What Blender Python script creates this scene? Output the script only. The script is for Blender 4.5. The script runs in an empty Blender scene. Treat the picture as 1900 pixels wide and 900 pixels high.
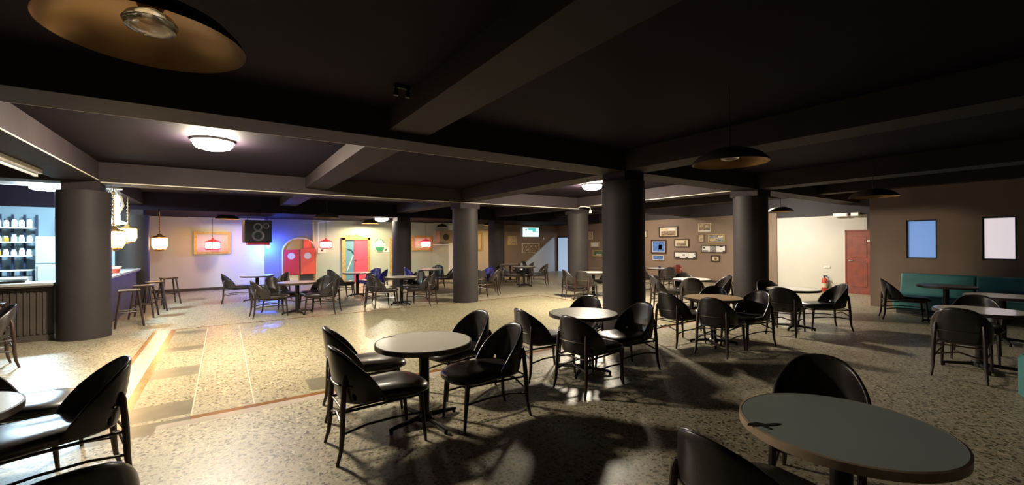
import bpy, bmesh, math, random
from mathutils import Vector, Matrix
random.seed(7)
PI = math.pi
scene = bpy.context.scene
COL = scene.collection

# ------------------------------------------------------------------ camera
EYE = 1.62
FOC = 779.04
yaw, pitch, roll = [math.radians(a) for a in (34.5332, 0.1003, -0.376)]
cF = Vector((math.sin(yaw)*math.cos(pitch), math.cos(yaw)*math.cos(pitch), math.sin(pitch)))
R0 = Vector((math.cos(yaw), -math.sin(yaw), 0)); U0 = R0.cross(cF)
cR = math.cos(roll)*R0 + math.sin(roll)*U0
cU = -math.sin(roll)*R0 + math.cos(roll)*U0
cd = bpy.data.cameras.new('camera'); cam = bpy.data.objects.new('camera', cd); COL.objects.link(cam)
cd.sensor_fit = 'HORIZONTAL'; cd.sensor_width = 36; cd.lens = 36*FOC/1900; cd.clip_start = 0.05; cd.clip_end = 200
cam.matrix_world = Matrix(((cR.x, cU.x, -cF.x, 0), (cR.y, cU.y, -cF.y, 0), (cR.z, cU.z, -cF.z, EYE), (0, 0, 0, 1)))
scene.camera = cam
# ------------------------------------------------------------------ world, exposure
w = bpy.data.worlds.new('world'); scene.world = w; w.use_nodes = True
w.node_tree.nodes['Background'].inputs[0].default_value = (0.5, 0.5, 0.7, 1)
w.node_tree.nodes['Background'].inputs[1].default_value = 0.0
vs = scene.view_settings; vs.view_transform = 'Standard'; vs.look = 'None'; vs.gamma = 1; vs.use_curve_mapping = False
vs.exposure = 0.0
LAMP_W = {'near_left': 1750, 'near_right': 2150, 'back': 260, 'right': 720, 'far_right_fill': 540}

# ------------------------------------------------------------------ helpers
class MB:
    def __init__(s): s.v = []; s.f = []; s.m = []; s.cur = 0
    def add(s, vs_, fs):
        b = len(s.v); s.v += [tuple(p) for p in vs_]
        for f in fs: s.f.append(tuple(b+i for i in f)); s.m.append(s.cur)
        return s
    def box(s, x0, y0, z0, x1, y1, z1):
        return s.add([(x0,y0,z0),(x1,y0,z0),(x1,y1,z0),(x0,y1,z0),(x0,y0,z1),(x1,y0,z1),(x1,y1,z1),(x0,y1,z1)],
                     [(3,2,1,0),(4,5,6,7),(0,1,5,4),(1,2,6,5),(2,3,7,6),(3,0,4,7)])
    def tube(s, pts, rad, n=8, cap=True):
        pts = [Vector(p) for p in pts]
        if not hasattr(rad, '__len__'): rad = [rad]*len(pts)
        vs_ = []; fs = []
        t0 = (pts[1]-pts[0]).normalized()
        a = Vector((0,0,1)) if abs(t0.z) < .9 else Vector((1,0,0))
        nrm = (a - t0*a.dot(t0)).normalized()
        for i, p in enumerate(pts):
            t = (pts[min(i+1,len(pts)-1)]-pts[max(i-1,0)]).normalized()
            nrm = (nrm - t*nrm.dot(t)).normalized(); b = t.cross(nrm)
            for k in range(n):
                q = 2*PI*k/n
                vs_.append(p + (nrm*math.cos(q)+b*math.sin(q))*rad[i])
        for i in range(len(pts)-1):
            for k in range(n):
                fs.append((i*n+k, i*n+(k+1)%n, (i+1)*n+(k+1)%n, (i+1)*n+k))
        if cap:
            fs.append(tuple(range(n-1,-1,-1))); fs.append(tuple((len(pts)-1)*n+k for k in range(n)))
        return s.add(vs_, fs)
    def lathe(s, prof, n=32, c=(0,0,0)):
        vs_ = []; fs = []; idx = []
        for r, z in prof:
            if r < 1e-5: idx.append([len(vs_)]); vs_.append((c[0], c[1], c[2]+z))
            else:
                idx.append(list(range(len(vs_), len(vs_)+n)))
                for k in range(n): q = 2*PI*k/n; vs_.append((c[0]+r*math.cos(q), c[1]+r*math.sin(q), c[2]+z))
        for a, b in zip(idx, idx[1:]):
            for k in range(n):
                if len(a) == 1 and len(b) == 1: continue
                if len(a) == 1: fs.append((a[0], b[(k+1)%n], b[k]))
                elif len(b) == 1: fs.append((a[k], a[(k+1)%n], b[0]))
                else: fs.append((a[k], a[(k+1)%n], b[(k+1)%n], b[k]))
        return s.add(vs_, fs)
    def prism(s, poly, lo, hi, axis='z'):
        def P(a, b, c):
            return (a,b,c) if axis == 'z' else ((a,c,b) if axis == 'y' else (c,a,b))
        n = len(poly)
        vs_ = [P(a,b,lo) for a,b in poly]+[P(a,b,hi) for a,b in poly]
        fs = [tuple(range(n-1,-1,-1)), tuple(range(n,2*n))]+[(i,(i+1)%n,n+(i+1)%n,n+i) for i in range(n)]
        return s.add(vs_, fs)
    def sphere(s, c, r, n=16, sq=1.0):
        m = n//2
        return s.lathe([(r*math.sin(PI*i/m), -r*sq*math.cos(PI*i/m)) for i in range(m+1)], n, c)

def make_mesh(name, mb, mats, smooth=35, closed=True):
    me = bpy.data.meshes.new(name); me.from_pydata(mb.v, [], mb.f)
    for m in (mats if isinstance(mats, (list,tuple)) else [mats]): me.materials.append(m)
    bm = bmesh.new(); bm.from_mesh(me)
    if closed: bmesh.ops.recalc_face_normals(bm, faces=bm.faces)
    bm.to_mesh(me); bm.free()
    for p, mi in zip(me.polygons, mb.m): p.material_index = mi
    if smooth:
        me.polygons.foreach_set('use_smooth', [True]*len(me.polygons))
        me.set_sharp_from_angle(angle=math.radians(smooth))
    me.update(); return me

def obj(name, mb, mats, parent=None, smooth=35, bevel=0, loc=None, closed=True):
    me = mb if isinstance(mb, bpy.types.Mesh) else make_mesh(name, mb, mats, smooth, closed)
    o = bpy.data.objects.new(name, me); COL.objects.link(o)
    if parent: o.parent = parent
    if loc: o.location = loc
    if bevel:
        b = o.modifiers.new('bevel','BEVEL'); b.width = bevel; b.segments = 2; b.limit_method = 'ANGLE'; b.angle_limit = math.radians(40)
    return o
def tag(o, label, cat, group=None):
    o['label'] = label; o['category'] = cat
    if group: o['group'] = group
    return o
def thing(name, label, cat, loc=(0,0,0), rz=0, group=None):
    o = bpy.data.objects.new(name, None); o.empty_display_size = .1; COL.objects.link(o)
    o.location = loc; o.rotation_euler = (0,0,rz)
    return tag(o, label, cat, group)
def struct(name, mb, mats, parent=None, smooth=0, bevel=0):
    o = obj(name, mb, mats, parent, smooth, bevel)
    if parent is None: o['kind'] = 'structure'
    return o
def dup(root, loc, rz, label, group=None):
    r = root.copy(); COL.objects.link(r); r.location = loc; r.rotation_euler = (0,0,rz); r['label'] = label
    if group: r['group'] = group
    for ch in list(root.children):
        c = ch.copy(); COL.objects.link(c); c.parent = r
        for g in list(ch.children):
            d = g.copy(); COL.objects.link(d); d.parent = c
    return r

# ------------------------------------------------------------------ materials
def mat(name, col, rough=.6, metal=0, emit=None, es=0, spec=.5, coat=0, bump=None, var=None, trans=0, bdist=.01):
    m = bpy.data.materials.new(name); m.use_nodes = True
    nt = m.node_tree; b = nt.nodes['Principled BSDF']
    b.inputs['Base Color'].default_value = (*col, 1); b.inputs['Roughness'].default_value = rough
    b.inputs['Metallic'].default_value = metal; b.inputs['Specular IOR Level'].default_value = spec
    b.inputs['Coat Weight'].default_value = coat; b.inputs['Transmission Weight'].default_value = trans
    if emit: b.inputs['Emission Color'].default_value = (*emit, 1); b.inputs['Emission Strength'].default_value = es
    tc = nt.nodes.new('ShaderNodeTexCoord')
    if var:   # (scale, amount)
        n = nt.nodes.new('ShaderNodeTexNoise'); n.inputs['Scale'].default_value = var[0]; n.inputs['Detail'].default_value = 5
        nt.links.new(tc.outputs['Object'], n.inputs['Vector'])
        r = nt.nodes.new('ShaderNodeValToRGB')
        a = var[1]
        r.color_ramp.elements[0].position = .3; r.color_ramp.elements[1].position = .7
        r.color_ramp.elements[0].color = (*[c*(1-a) for c in col], 1); r.color_ramp.elements[1].color = (*[min(1,c*(1+a)) for c in col], 1)
        nt.links.new(n.outputs['Fac'], r.inputs['Fac']); nt.links.new(r.outputs['Color'], b.inputs['Base Color'])
    if bump:
        n = nt.nodes.new('ShaderNodeTexNoise'); n.inputs['Scale'].default_value = bump[0]; n.inputs['Detail'].default_value = 4
        nt.links.new(tc.outputs['Object'], n.inputs['Vector'])
        bp = nt.nodes.new('ShaderNodeBump'); bp.inputs['Strength'].default_value = bump[1]; bp.inputs['Distance'].default_value = bdist
        nt.links.new(n.outputs['Fac'], bp.inputs['Height']); nt.links.new(bp.outputs['Normal'], b.inputs['Normal'])
    return m

def terrazzo(name, base, c1, c2, scale=24, dens=.42, rough=.28):
    m = bpy.data.materials.new(name); m.use_nodes = True; nt = m.node_tree; N = nt.nodes; L = nt.links
    b = N['Principled BSDF']; tc = N.new('ShaderNodeTexCoord')
    wn = N.new('ShaderNodeTexNoise'); wn.inputs['Scale'].default_value = 14; L.new(tc.outputs['Object'], wn.inputs['Vector'])
    mx = N.new('ShaderNodeVectorMath'); mx.operation = 'MULTIPLY_ADD'
    mx.inputs[1].default_value = (.09,.09,.09); L.new(wn.outputs['Color'], mx.inputs[0]); L.new(tc.outputs['Object'], mx.inputs[2])
    def chips(sc, thr, seed):
        mp = N.new('ShaderNodeMapping'); mp.inputs['Location'].default_value = (seed, seed*1.7, 0); L.new(mx.outputs[0], mp.inputs['Vector'])
        v = N.new('ShaderNodeTexVoronoi'); v.voronoi_dimensions = '2D'; v.inputs['Scale'].default_value = sc; L.new(mp.outputs[0], v.inputs['Vector'])
        sp = N.new('ShaderNodeSeparateColor'); L.new(v.outputs['Color'], sp.inputs[0])
        # radius per cell
        mr = N.new('ShaderNodeMath'); mr.operation = 'MULTIPLY'; L.new(sp.outputs[0], mr.inputs[0]); mr.inputs[1].default_value = thr
        lt = N.new('ShaderNodeMath'); lt.operation = 'LESS_THAN'; L.new(v.outputs['Distance'], lt.inputs[0]); L.new(mr.outputs[0], lt.inputs[1])
        return lt, sp
    big, sp = chips(scale, dens, 3.1); sm, sp2 = chips(scale*1.9, dens*.9, 9.4)
    lg, sp3 = chips(scale*.8, dens*1.1, 21.7)
    cl = N.new('ShaderNodeTexNoise'); cl.inputs['Scale'].default_value = .9; cl.inputs['Detail'].default_value = 6; L.new(tc.outputs['Object'], cl.inputs['Vector'])
    rb = N.new('ShaderNodeValToRGB'); rb.color_ramp.elements[0].position = .3; rb.color_ramp.elements[1].position = .72
    rb.color_ramp.elements[0].color = (*[c*.82 for c in base], 1); rb.color_ramp.elements[1].color = (*base, 1); L.new(cl.outputs['Fac'], rb.inputs['Fac'])
    def mix(fac, A, B):
        q = N.new('ShaderNodeMix'); q.data_type = 'RGBA'
        L.new(fac, q.inputs['Factor']); L.new(A, q.inputs[6])
        if isinstance(B, tuple): q.inputs[7].default_value = (*B, 1)
        else: L.new(B, q.inputs[7])
        return q.outputs[2]
    lightc = tuple(min(1, c*1.22) for c in base)
    c = mix(lg.outputs[0], rb.outputs['Color'], lightc)
    c = mix(big.outputs[0], c, c1)
    c = mix(sm.outputs[0], c, c2)
    L.new(c, b.inputs['Base Color'])
    rr = N.new('ShaderNodeMapRange'); rr.inputs[3].default_value = rough*.75; rr.inputs[4].default_value = rough*1.35
    L.new(cl.outputs['Fac'], rr.inputs[0]); L.new(rr.outputs[0], b.inputs['Roughness'])
    b.inputs['Specular IOR Level'].default_value = .5
    return m

M = {}
M['terrazzo'] = terrazzo('cream_terrazzo', (.39,.345,.245), (.085,.078,.045), (.20,.165,.10), 24, .40, .40)
M['terrazzo_inner'] = terrazzo('dance_floor_terrazzo', (.34,.30,.19), (.10,.08,.045), (.17,.14,.08), 22, .37, .34)
M['tile_grey'] = mat('grey_floor_tile', (.155,.14,.095), .3, var=(6,.12))
M['strip_brown'] = mat('brown_floor_strip', (.22,.10,.035), .26, var=(5,.25))
M['strip_pale'] = mat('pale_floor_strip', (.42,.365,.30), .25, var=(5,.1))
M['strip_joint'] = mat('pale_joint', (.50,.45,.32), .3)
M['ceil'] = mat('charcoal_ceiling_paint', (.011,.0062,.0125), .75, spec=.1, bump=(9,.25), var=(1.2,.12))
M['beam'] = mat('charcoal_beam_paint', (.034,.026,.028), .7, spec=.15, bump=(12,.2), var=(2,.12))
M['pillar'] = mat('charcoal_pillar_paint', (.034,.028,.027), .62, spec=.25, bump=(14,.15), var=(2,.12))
M['wall_dark'] = mat('black_wall_paint', (.035,.028,.030), .7, bump=(10,.2))
M['wall_brown'] = mat('brown_wall_paint', (.22,.15,.105), .65, bump=(14,.15), var=(1.3,.08))
M['wall_white'] = mat('off_white_wall_paint', (.62,.58,.50), .6, bump=(14,.1), var=(1,.05))
M['wall_pale'] = mat('pale_blue_grey_wall', (.60,.60,.61), .55, bump=(14,.1), var=(1,.05))
M['wall_blue_lit'] = mat('blue_lit_grey_wall', (.18,.20,.32), .55, bump=(14,.1))  # blue of the spotlight mixed into the grey wall colour
M['wall_green'] = mat('grey_green_wall', (.40,.44,.37), .55, bump=(14,.1), var=(1,.05))
M['wall_cool'] = mat('bar_wall_paint', (.26,.37,.44), .5)
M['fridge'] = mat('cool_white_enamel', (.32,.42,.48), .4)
M['light_patch_blue'] = mat('pale_blue_light_patch', (.52,.58,.70), .5)  # paint colour standing in for pale blue light on the back wall
M['vinyl'] = mat('black_vinyl', (.024,.019,.018), .33, spec=.5, coat=.12, bump=(70,.15), bdist=.003)
M['vinyl_red'] = mat('dark_red_vinyl', (.16,.022,.012), .3, coat=.15)
M['vinyl_blue_lit'] = mat('blue_lit_black_vinyl', (.015,.014,.20), .32, coat=.2)  # black vinyl with blue light painted into its colour
M['leg'] = mat('dark_brown_wood', (.030,.014,.010), .38, var=(12,.3), coat=.15)
M['iron'] = mat('black_iron', (.012,.011,.011), .4, .3)
M['band'] = mat('worn_metal_band', (.10,.085,.07), .35, .7)
M['laminate'] = mat('white_laminate', (.88,.85,.75), .20, coat=.3, var=(3,.04))
M['laminate_dim'] = mat('dimmed_white_laminate', (.40,.47,.45), .36, var=(3,.04))  # white laminate greyed to carry the dim light on the near right table
M['laminate_wood'] = mat('tan_wood_laminate', (.50,.36,.22), .3, var=(5,.15))
M['laminate_dark'] = mat('dark_teal_laminate', (.05,.09,.10), .3)
M['edge'] = mat('dark_table_edge', (.055,.042,.036), .35, .2)
M['edge_wood'] = mat('pale_wood_edge', (.42,.32,.22), .35, var=(8,.25))
M['chip'] = mat('dark_scorch', (.012,.010,.010), .6)
M['brass'] = mat('brushed_brass', (.32,.18,.075), .34, .8, bump=(40,.06), bdist=.002)
M['brass_out'] = mat('dark_bronze_outside', (.05,.038,.032), .35, .6)
M['glass_bulb'] = mat('clear_bulb_glass', (.9,.85,.75), .06, 0, trans=.85)
M['socket'] = mat('lamp_socket', (.04,.035,.03), .4, .3)
M['lamp'] = mat('lit_opal_diffuser', (.9,.87,.8), .4, emit=(1,.90,.74), es=14)
M['lamp_rim'] = mat('white_lamp_rim', (.6,.58,.54), .4)
M['tube'] = mat('lit_cool_tube', (.9,.95,1), .4, emit=(.70,.90,1), es=20)
M['tube_strong'] = mat('lit_cool_panel', (.9,.95,1), .4, emit=(.62,.86,1), es=1000)
M['tube_off'] = mat('unlit_tube', (.60,.56,.48), .4)
M['conduit'] = mat('cream_conduit', (.72,.66,.54), .45)
M['white_plastic'] = mat('white_plastic', (.75,.75,.74), .4)
M['gold_glow'] = mat('lit_amber_glass', (.9,.6,.2), .3, emit=(1,.60,.24), es=42)
M['red_glow'] = mat('lit_rose_glass', (.9,.4,.4), .3, emit=(1,.26,.24), es=10)
M['red_shade'] = mat('red_lacquer', (.55,.03,.05), .3, emit=(1,.05,.08), es=.25)
M['gold'] = mat('antique_gold', (.50,.36,.13), .42, .35, var=(18,.25))
M['gold_lantern'] = mat('lantern_brass', (.6,.36,.12), .3, .8)
M['blue_glow'] = mat('lit_blue_lens', (.1,.3,1), .3, emit=(.03,.13,1), es=1600)
M['red_door'] = mat('red_door_paint', (.55,.035,.045), .4)
M['orange_door'] = mat('orange_red_door_paint', (.72,.10,.05), .4)
M['mustard'] = mat('mustard_panel', (.38,.23,.04), .5)
M['pink_door'] = mat('crimson_pink_door', (.66,.09,.16), .4)
M['blue_room'] = mat('blue_room_backdrop', (.13,.30,.42), .5)
M['mahogany'] = mat('red_mahogany', (.22,.038,.016), .35, var=(5,.25), coat=.2)
M['teal'] = mat('teal_vinyl', (.06,.22,.22), .38, bump=(30,.15), var=(3,.15), bdist=.003)
M['counter'] = mat('pale_counter_stone', (.42,.44,.42), .3, var=(12,.08))
M['panel'] = mat('dark_ribbed_panel', (.075,.058,.050), .55, var=(3,.15))
M['black'] = mat('matt_black', (.012,.011,.012), .5)
M['cone'] = mat('speaker_cone', (.13,.11,.12), .35)
M['beige_box'] = mat('beige_brown_cabinet', (.22,.17,.12), .5)
M['chrome'] = mat('chrome', (.7,.7,.7), .2, 1)
M['paper'] = mat('white_paper', (.72,.70,.66), .6)
M['cream_paper'] = mat('cream_mount', (.62,.52,.34), .6)
M['sepia'] = mat('sepia_photo', (.22,.15,.09), .5, var=(14,.8))
M['sepia2'] = mat('pale_sepia_photo', (.40,.30,.19), .5, var=(11,.6))
M['grey_photo'] = mat('grey_photo', (.22,.21,.20), .5, var=(16,.7))
M['blue_photo'] = mat('blue_portrait_photo', (.07,.16,.42), .4, var=(9,.6))
M['skin_photo'] = mat('pink_face_print', (.55,.34,.36), .5)
M['green_photo'] = mat('green_photo', (.08,.16,.09), .4, var=(12,.7))
M['ink'] = mat('dark_ink', (.03,.03,.035), .6)
M['frame_dark'] = mat('dark_wood_frame', (.045,.025,.018), .4)
M['frame_pale'] = mat('pale_frame', (.58,.52,.44), .4)
M['screen'] = mat('lit_white_screen', (.8,.85,.85), .3, emit=(.85,1,1), es=.9)
M['screen_teal'] = mat('lit_teal_screen', (.1,.6,.6), .3, emit=(.12,.75,.72), es=.8)
M['win_blue'] = mat('blue_lit_frosted_pane', (.2,.35,.6), .35, emit=(.16,.30,.66), es=.75)
M['win_white'] = mat('white_lit_frosted_pane', (.7,.65,.66), .35, emit=(.78,.68,.72), es=.85)
M['doorway_glow'] = mat('pale_blue_lit_doorway', (.5,.62,.8), .4, emit=(.42,.62,.88), es=.55)
M['frame_navy'] = mat('navy_frame', (.02,.03,.07), .4)
M['ext_red'] = mat('extinguisher_red', (.5,.05,.03), .35)
M['green_sign'] = mat('green_sign_paint', (.03,.22,.12), .5)
M['amber'] = mat('amber_jar', (.75,.38,.06), .3)
M['jar'] = mat('white_jar', (.75,.76,.72), .3)
M['jar_lid'] = mat('dark_jar_lid', (.08,.08,.10), .4)
M['cream'] = mat('cream_board', (.60,.50,.32), .5)
M['cloth'] = mat('white_cloth', (.75,.72,.66), .8)
M['red_cup'] = mat('red_tub', (.6,.07,.03), .4)

def disp(lo, hi): return lo, hi

# ------------------------------------------------------------------ floor (one mesh, inlay by cell)
BX = [-.74, 8.1]; BY = [4.93, 10.38]
xs = sorted(set([-7, -1.09, -1.03, -.83, -.745, -.50, -.262, -.25, .250, .262, .80, 1.35, 8.02, 8.1, 17]))
ys = sorted(set([-4, 4.72, 4.80, 4.93, 5.02, 5.10, 5.56, 6.62, 7.12, 8.2, 8.52, 9.75, 10.05, 10.18, 10.30, 10.38, 19.5]))
fm = MB()
fmats = [M['terrazzo'], M['terrazzo_inner'], M['tile_grey'], M['strip_brown'], M['strip_pale'], M['strip_joint']]
def cell(x, y):
    inx = -1.09 < x < 8.1; iny = 4.72 < y < 10.38
    if not (inx and iny): return 0
    if x < -.745:
        if y < 4.93: return 2
        if -1.09 < x < -1.03 or -.83 < x < -.745: return 3
        return 4 if y > 5.1 else 2
    if y < 4.93:
        if x < -.5: return 2
        return 4 if y > 4.80 else 0
    if y < 5.02: return 2 if x < -.262 else 3
    if y > 10.30: return 3
    if y > 10.18: return 4 if False else 1
    if x > 8.02: return 3
    if -.745 < x < -.262:
        if 5.10 < y < 5.56 or 6.62 < y < 7.12 or 8.2 < y < 8.52 or 9.75 < y < 10.05: return 2
    if (-.262 < x < -.25) or (.25 < x < .262): return 5
    if .80 < x < 1.35 and 5.10 < y < 5.56: return 2
    return 1
idx = {}
for j, y in enumerate(ys):
    for i, x in enumerate(xs): idx[i,j] = len(fm.v); fm.v.append((x,y,0))
for j in range(len(ys)-1):
    for i in range(len(xs)-1):
        fm.f.append((idx[i,j], idx[i+1,j], idx[i+1,j+1], idx[i,j+1]))
        fm.m.append(cell((xs[i]+xs[i+1])/2, (ys[j]+ys[j+1])/2))
struct('floor', fm, fmats)

# ------------------------------------------------------------------ ceiling, beams
CZ = 3.1; YB = 18.64; XR = 16.03; SOF = 2.62; XL = -6.5; YN = -3.5
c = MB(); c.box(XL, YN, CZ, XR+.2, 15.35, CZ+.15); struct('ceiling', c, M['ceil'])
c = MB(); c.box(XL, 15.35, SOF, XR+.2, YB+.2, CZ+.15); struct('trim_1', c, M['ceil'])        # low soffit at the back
tn = [1]
def beam(x0,y0,z0,x1,y1,m='beam'):
    tn[0] += 1; b = MB(); b.box(x0,y0,z0,x1,y1,CZ+.01); struct('trim_%d' % tn[0], b, M[m])
beam(XL, 4.55, 2.78, XR, 5.07)                    # beam over the near pillars
beam(XL, 10.20, 2.73, XR, 10.70)                  # beam over the middle pillars
for xa, xb, zz in ((-2.35,-1.80,2.765),(5.35,5.85,2.79),(9.65,10.15,2.78)):
    for ya, yb in ((YN,4.55),(5.07,10.20),(10.70,15.35)): beam(xa, ya, zz, xb, yb)
for xa, xb in ((1.50,1.96),(13.0,13.4)):
    for ya, yb in ((YN,4.55),(5.07,10.20),(10.70,15.35)): beam(xa, ya, 2.87, xb, yb)
# ------------------------------------------------------------------ walls
wm = MB(); segs = [(-2.3,1.3,0),(1.3,3.0,1),(3.0,9.1,2),(9.1,11.35,3),(11.35,XR,4)]
for a, b_, k in segs: wm.cur = k; wm.box(a, YB, 0, b_, YB+.2, SOF)
struct('wall_back', wm, [M['wall_pale'],M['wall_blue_lit'],M['wall_green'],M['wall_white'],M['wall_brown']])
wr = MB(); wr.cur = 0; wr.box(XR, 6.98, 0, XR+.2, YB+.2, 2.62)
wr.cur = 1; wr.box(XR, 3.4, 0, XR+.2, 6.98, 2.43)
wr.cur = 2; wr.box(XR, 6.98, 2.62, XR+.2, YB+.2, CZ); wr.box(XR, 3.4, 2.43, XR+.2, 6.98, CZ)
struct('wall_right', wr, [M['wall_brown'],M['wall_white'],M['wall_dark']])
b = MB(); b.box(XR-.05, 6.86, 0, XR, 7.06, 2.6); struct('trim_40', b, M['wall_brown'])
# partition room with two lit windows
PX, PY = 13.3, 3.57
wp = MB()
wins = [(2.37,2.89,1.2,2.10),(1.21,1.69,1.2,2.11)]
wp.box(PX, PY-.12, 0, XR, PY, CZ)
edges = [PY] + [e for w_ in wins for e in (w_[1], w_[0])] + [YN]
for i in range(0, len(edges)-1):
    hi_, lo_ = edges[i], edges[i+1]
    if i % 2 == 0: wp.box(PX, lo_, 0, PX+.12, hi_ if i else hi_-.12, CZ)
    else:
        w_ = wins[i//2]; wp.box(PX, lo_, 0, PX+.12, hi_, w_[2]); wp.box(PX, lo_, w_[3], PX+.12, hi_, CZ)
struct('wall_partition', wp, M['wall_brown'])
for k, (w_, g) in enumerate(zip(wins, ('win_blue','win_white'))):
    f = MB(); y0,y1,z0,z1 = w_; t = .03
    f.box(PX+.03,y0,z0,PX+.09,y0+t,z1); f.box(PX+.03,y1-t,z0,PX+.09,y1,z1); f.box(PX+.03,y0+t,z0,PX+.09,y1-t,z0+t); f.box(PX+.03,y0+t,z1-t,PX+.09,y1-t,z1)
    fo = struct('window_%d' % (k+1), f, M['frame_navy'])
    p = MB(); p.box(PX+.055,y0+t,z0+t,PX+.065,y1-t,z1-t); obj('pane', p, M[g], fo, 0)
b = MB(); b.box(XL-.2, YN-.2, 0, XR+.2, YN, CZ); struct('wall_front', b, M['wall_dark'])
b = MB(); b.box(XL-.2, YN, 0, XL, YB+.2, CZ); struct('wall_left', b, M['wall_dark'])
# wall that closes the hall behind the bar, left of the back zone
b = MB(); b.box(-2.42, 15.6, 0, -2.3, YB+.2, SOF); struct('wall_side', b, M['wall_dark'])
b = MB(); b.box(XL, 15.5, 0, -2.42, 15.62, CZ); struct('wall_bar', b, M['wall_cool'])
b = MB(); b.box(-2.3, YB-.02, 0, 11.3, YB, .10); struct('baseboard_back', b, M['frame_dark'])
b = MB(); b.box(XR-.02, 7.06, 0, XR, 17.2, .10); struct('baseboard_right', b, M['frame_dark'])

# ------------------------------------------------------------------ pillars
def pillar(x, y, label, z=2.78, cap=.30):
    t = thing('pillar', label, 'pillar', (x,y,0), 0, 'round charcoal pillars')
    s = MB(); s.lathe([(.0,0),(.352,0),(.352,z-.14),(0,z-.14)], 48); obj('shaft', s, M['pillar'], t)
    q = MB(); q.box(-cap,-cap,z-.15,cap,cap,z+.0); obj('capital', q, M['beam'], t, 0)
    return t
pillar(-2.03, 10.45, 'thick round charcoal pillar at the corner of the bar', 2.73, .24)
pillar(5.60, 10.45, 'round grey pillar alone behind the open dance floor', 2.73)
pillar(9.90, 10.45, 'round grey pillar in front of the far picture wall corner', 2.73)
pillar(5.60, 4.80, 'wide dark round pillar standing behind the middle tables', 2.78, .24)
pillar(9.90, 4.80, 'round dark pillar left of the white wall', 2.78)
pillar(5.62, 15.60, 'round dark pillar between the round green sign and gold framed lamp', SOF, .25)
pillar(9.90, 15.60, 'distant round dark pillar left of the brown wall', SOF, .25)
pillar(-2.07, 15.62, 'grey round pillar at the far end of the bar counter', SOF, .25)

# ------------------------------------------------------------------ conduits
def conduit(pts, label, r=.009):
    t = MB(); t.tube(pts, r, 8); return tag(obj('cable_conduit', t, M['conduit']), label, 'conduit', 'conduits along the beams')
conduit([(-3.6,5.082,2.79),(5.30,5.082,2.79)], 'long cream conduit along the nearest wide beam, over the left lamp')
conduit([(-1.77,10.19,2.742),(9.72,10.19,2.742)], 'long cream conduit along the beam over the lone grey pillar')
conduit([(-1.79,5.10,2.775),(-1.79,10.12,2.775)], 'cream conduit on the beam running back to the bar pillar')
conduit([(9.64,10.14,2.79),(9.64,5.10,2.79)], 'cream conduit on the beam right of the second lamp')
conduit([(10.2,5.082,2.79),(14.5,5.082,2.79)], 'cream conduit on the beam left of the hanging white light boxes')

# ------------------------------------------------------------------ lamps
def ceiling_lamp(x, y, z, power, label, col=(1,.87,.68), r=.235):
    t = thing('ceiling_lamp', label, 'ceiling lamp', (x,y,z), 0, 'round lit ceiling lamps')
    a = MB(); a.lathe([(0,0),(r+.02,0),(r+.02,-.03),(r-.005,-.035),(0,-.035)], 32); obj('lamp_rim', a, M['lamp_rim'], t)
    d = MB(); d.lathe([(r-.005,-.034),(r-.006,-.075),(r*.86,-.11),(r*.5,-.135),(0,-.14)], 32); lm = M['lamp'].copy(); bs = lm.node_tree.nodes['Principled BSDF']
    bs.inputs['Emission Color'].default_value = (*col, 1); bs.inputs['Emission Strength'].default_value = power*.44
    obj('diffuser', d, lm, t, closed=False)
    return t
ceiling_lamp(-.11, 7.25, CZ, LAMP_W['near_left'], 'bright round ceiling lamp over the left of the dance floor')
ceiling_lamp(7.72, 7.62, CZ, LAMP_W['near_right'], 'bright round ceiling lamp left of the wide dark pillar')
ceiling_lamp(4.95, 15.9, SOF, LAMP_W['back'], 'bright round lamp on the low ceiling near the pink door', col=(1,.93,.74))
ceiling_lamp(13.9, 6.55, CZ, LAMP_W['right'], 'round ceiling lamp hidden behind the pillar by the white wall', col=(1,.93,.80))
ceiling_lamp(13.9, 11.95, CZ, LAMP_W['far_right_fill'], 'added ceiling lamp behind the wide pillar, lighting the framed pictures')  # unseen lamp, added to light the brown picture wall and far corner

def brass_pendant(x, y, z, R, label, top=CZ, n=48, lit=0):
    t = thing('saucer_pendant', label, 'pendant lamp', (x,y,z), 0, 'brass saucer pendants')
    s = MB()
    outp = [(R,0),(R*.955,.03),(R*.82,.075),(R*.62,.11),(R*.40,.135),(R*.2,.146),(.02,.15)]
    inn = [(R-.002,.001),(R*.945,.028),(R*.81,.070),(R*.61,.104),(R*.39,.128),(R*.19,.138),(0,.142)]
    s.lathe(outp, n); obj('shade_outer', s, M['brass_out'], t, 60, closed=False)
    s = MB(); s.lathe(inn, n); obj('shade_inner', s, M['brass'], t, 60, closed=False)
    k = MB(); k.lathe([(0,.141),(.045,.141),(.035,.118),(0,.118)], 16); so = obj('socket', k, M['brass'], t)
    b_ = MB(); b_.lathe([(0,.12),(.03,.12),(.075,.095),(.09,.07),(.08,.045),(.04,.028),(0,.024)], 24); 
    gm = M['glass_bulb']
    if lit:
        gm = mat('lit_pendant_bulb', (.9,.8,.6), .3, emit=(1,.80,.48) if lit > 300 else (1,.55,.16), es=lit*1.3)
    obj('bulb', b_, gm, so)
    c_ = MB(); c_.tube([(0,0,.15),(0,0,top-z)], .005, 8); obj('cord', c_, M['black'], t)
    return t
brass_pendant(-.235, 2.20, 2.44, .325, 'big brass saucer pendant hanging unlit in the near left corner overhead')
brass_pendant(3.95, 2.10, 2.36, .33, 'unlit brass saucer pendant glowing copper inside, right of centre overhead')
brass_pendant(9.2, 2.42, 2.37, .34, 'dark saucer pendant hanging in front of the brown partition windows')
brass_pendant(.12, 17.2, 2.50, .36, 'brass saucer pendant with a lit warm bulb above the far left gold frame', SOF, lit=280)
brass_pendant(2.45, 12.9, 2.38, .33, 'dark saucer pendant hanging right of the arched red doors')
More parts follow.
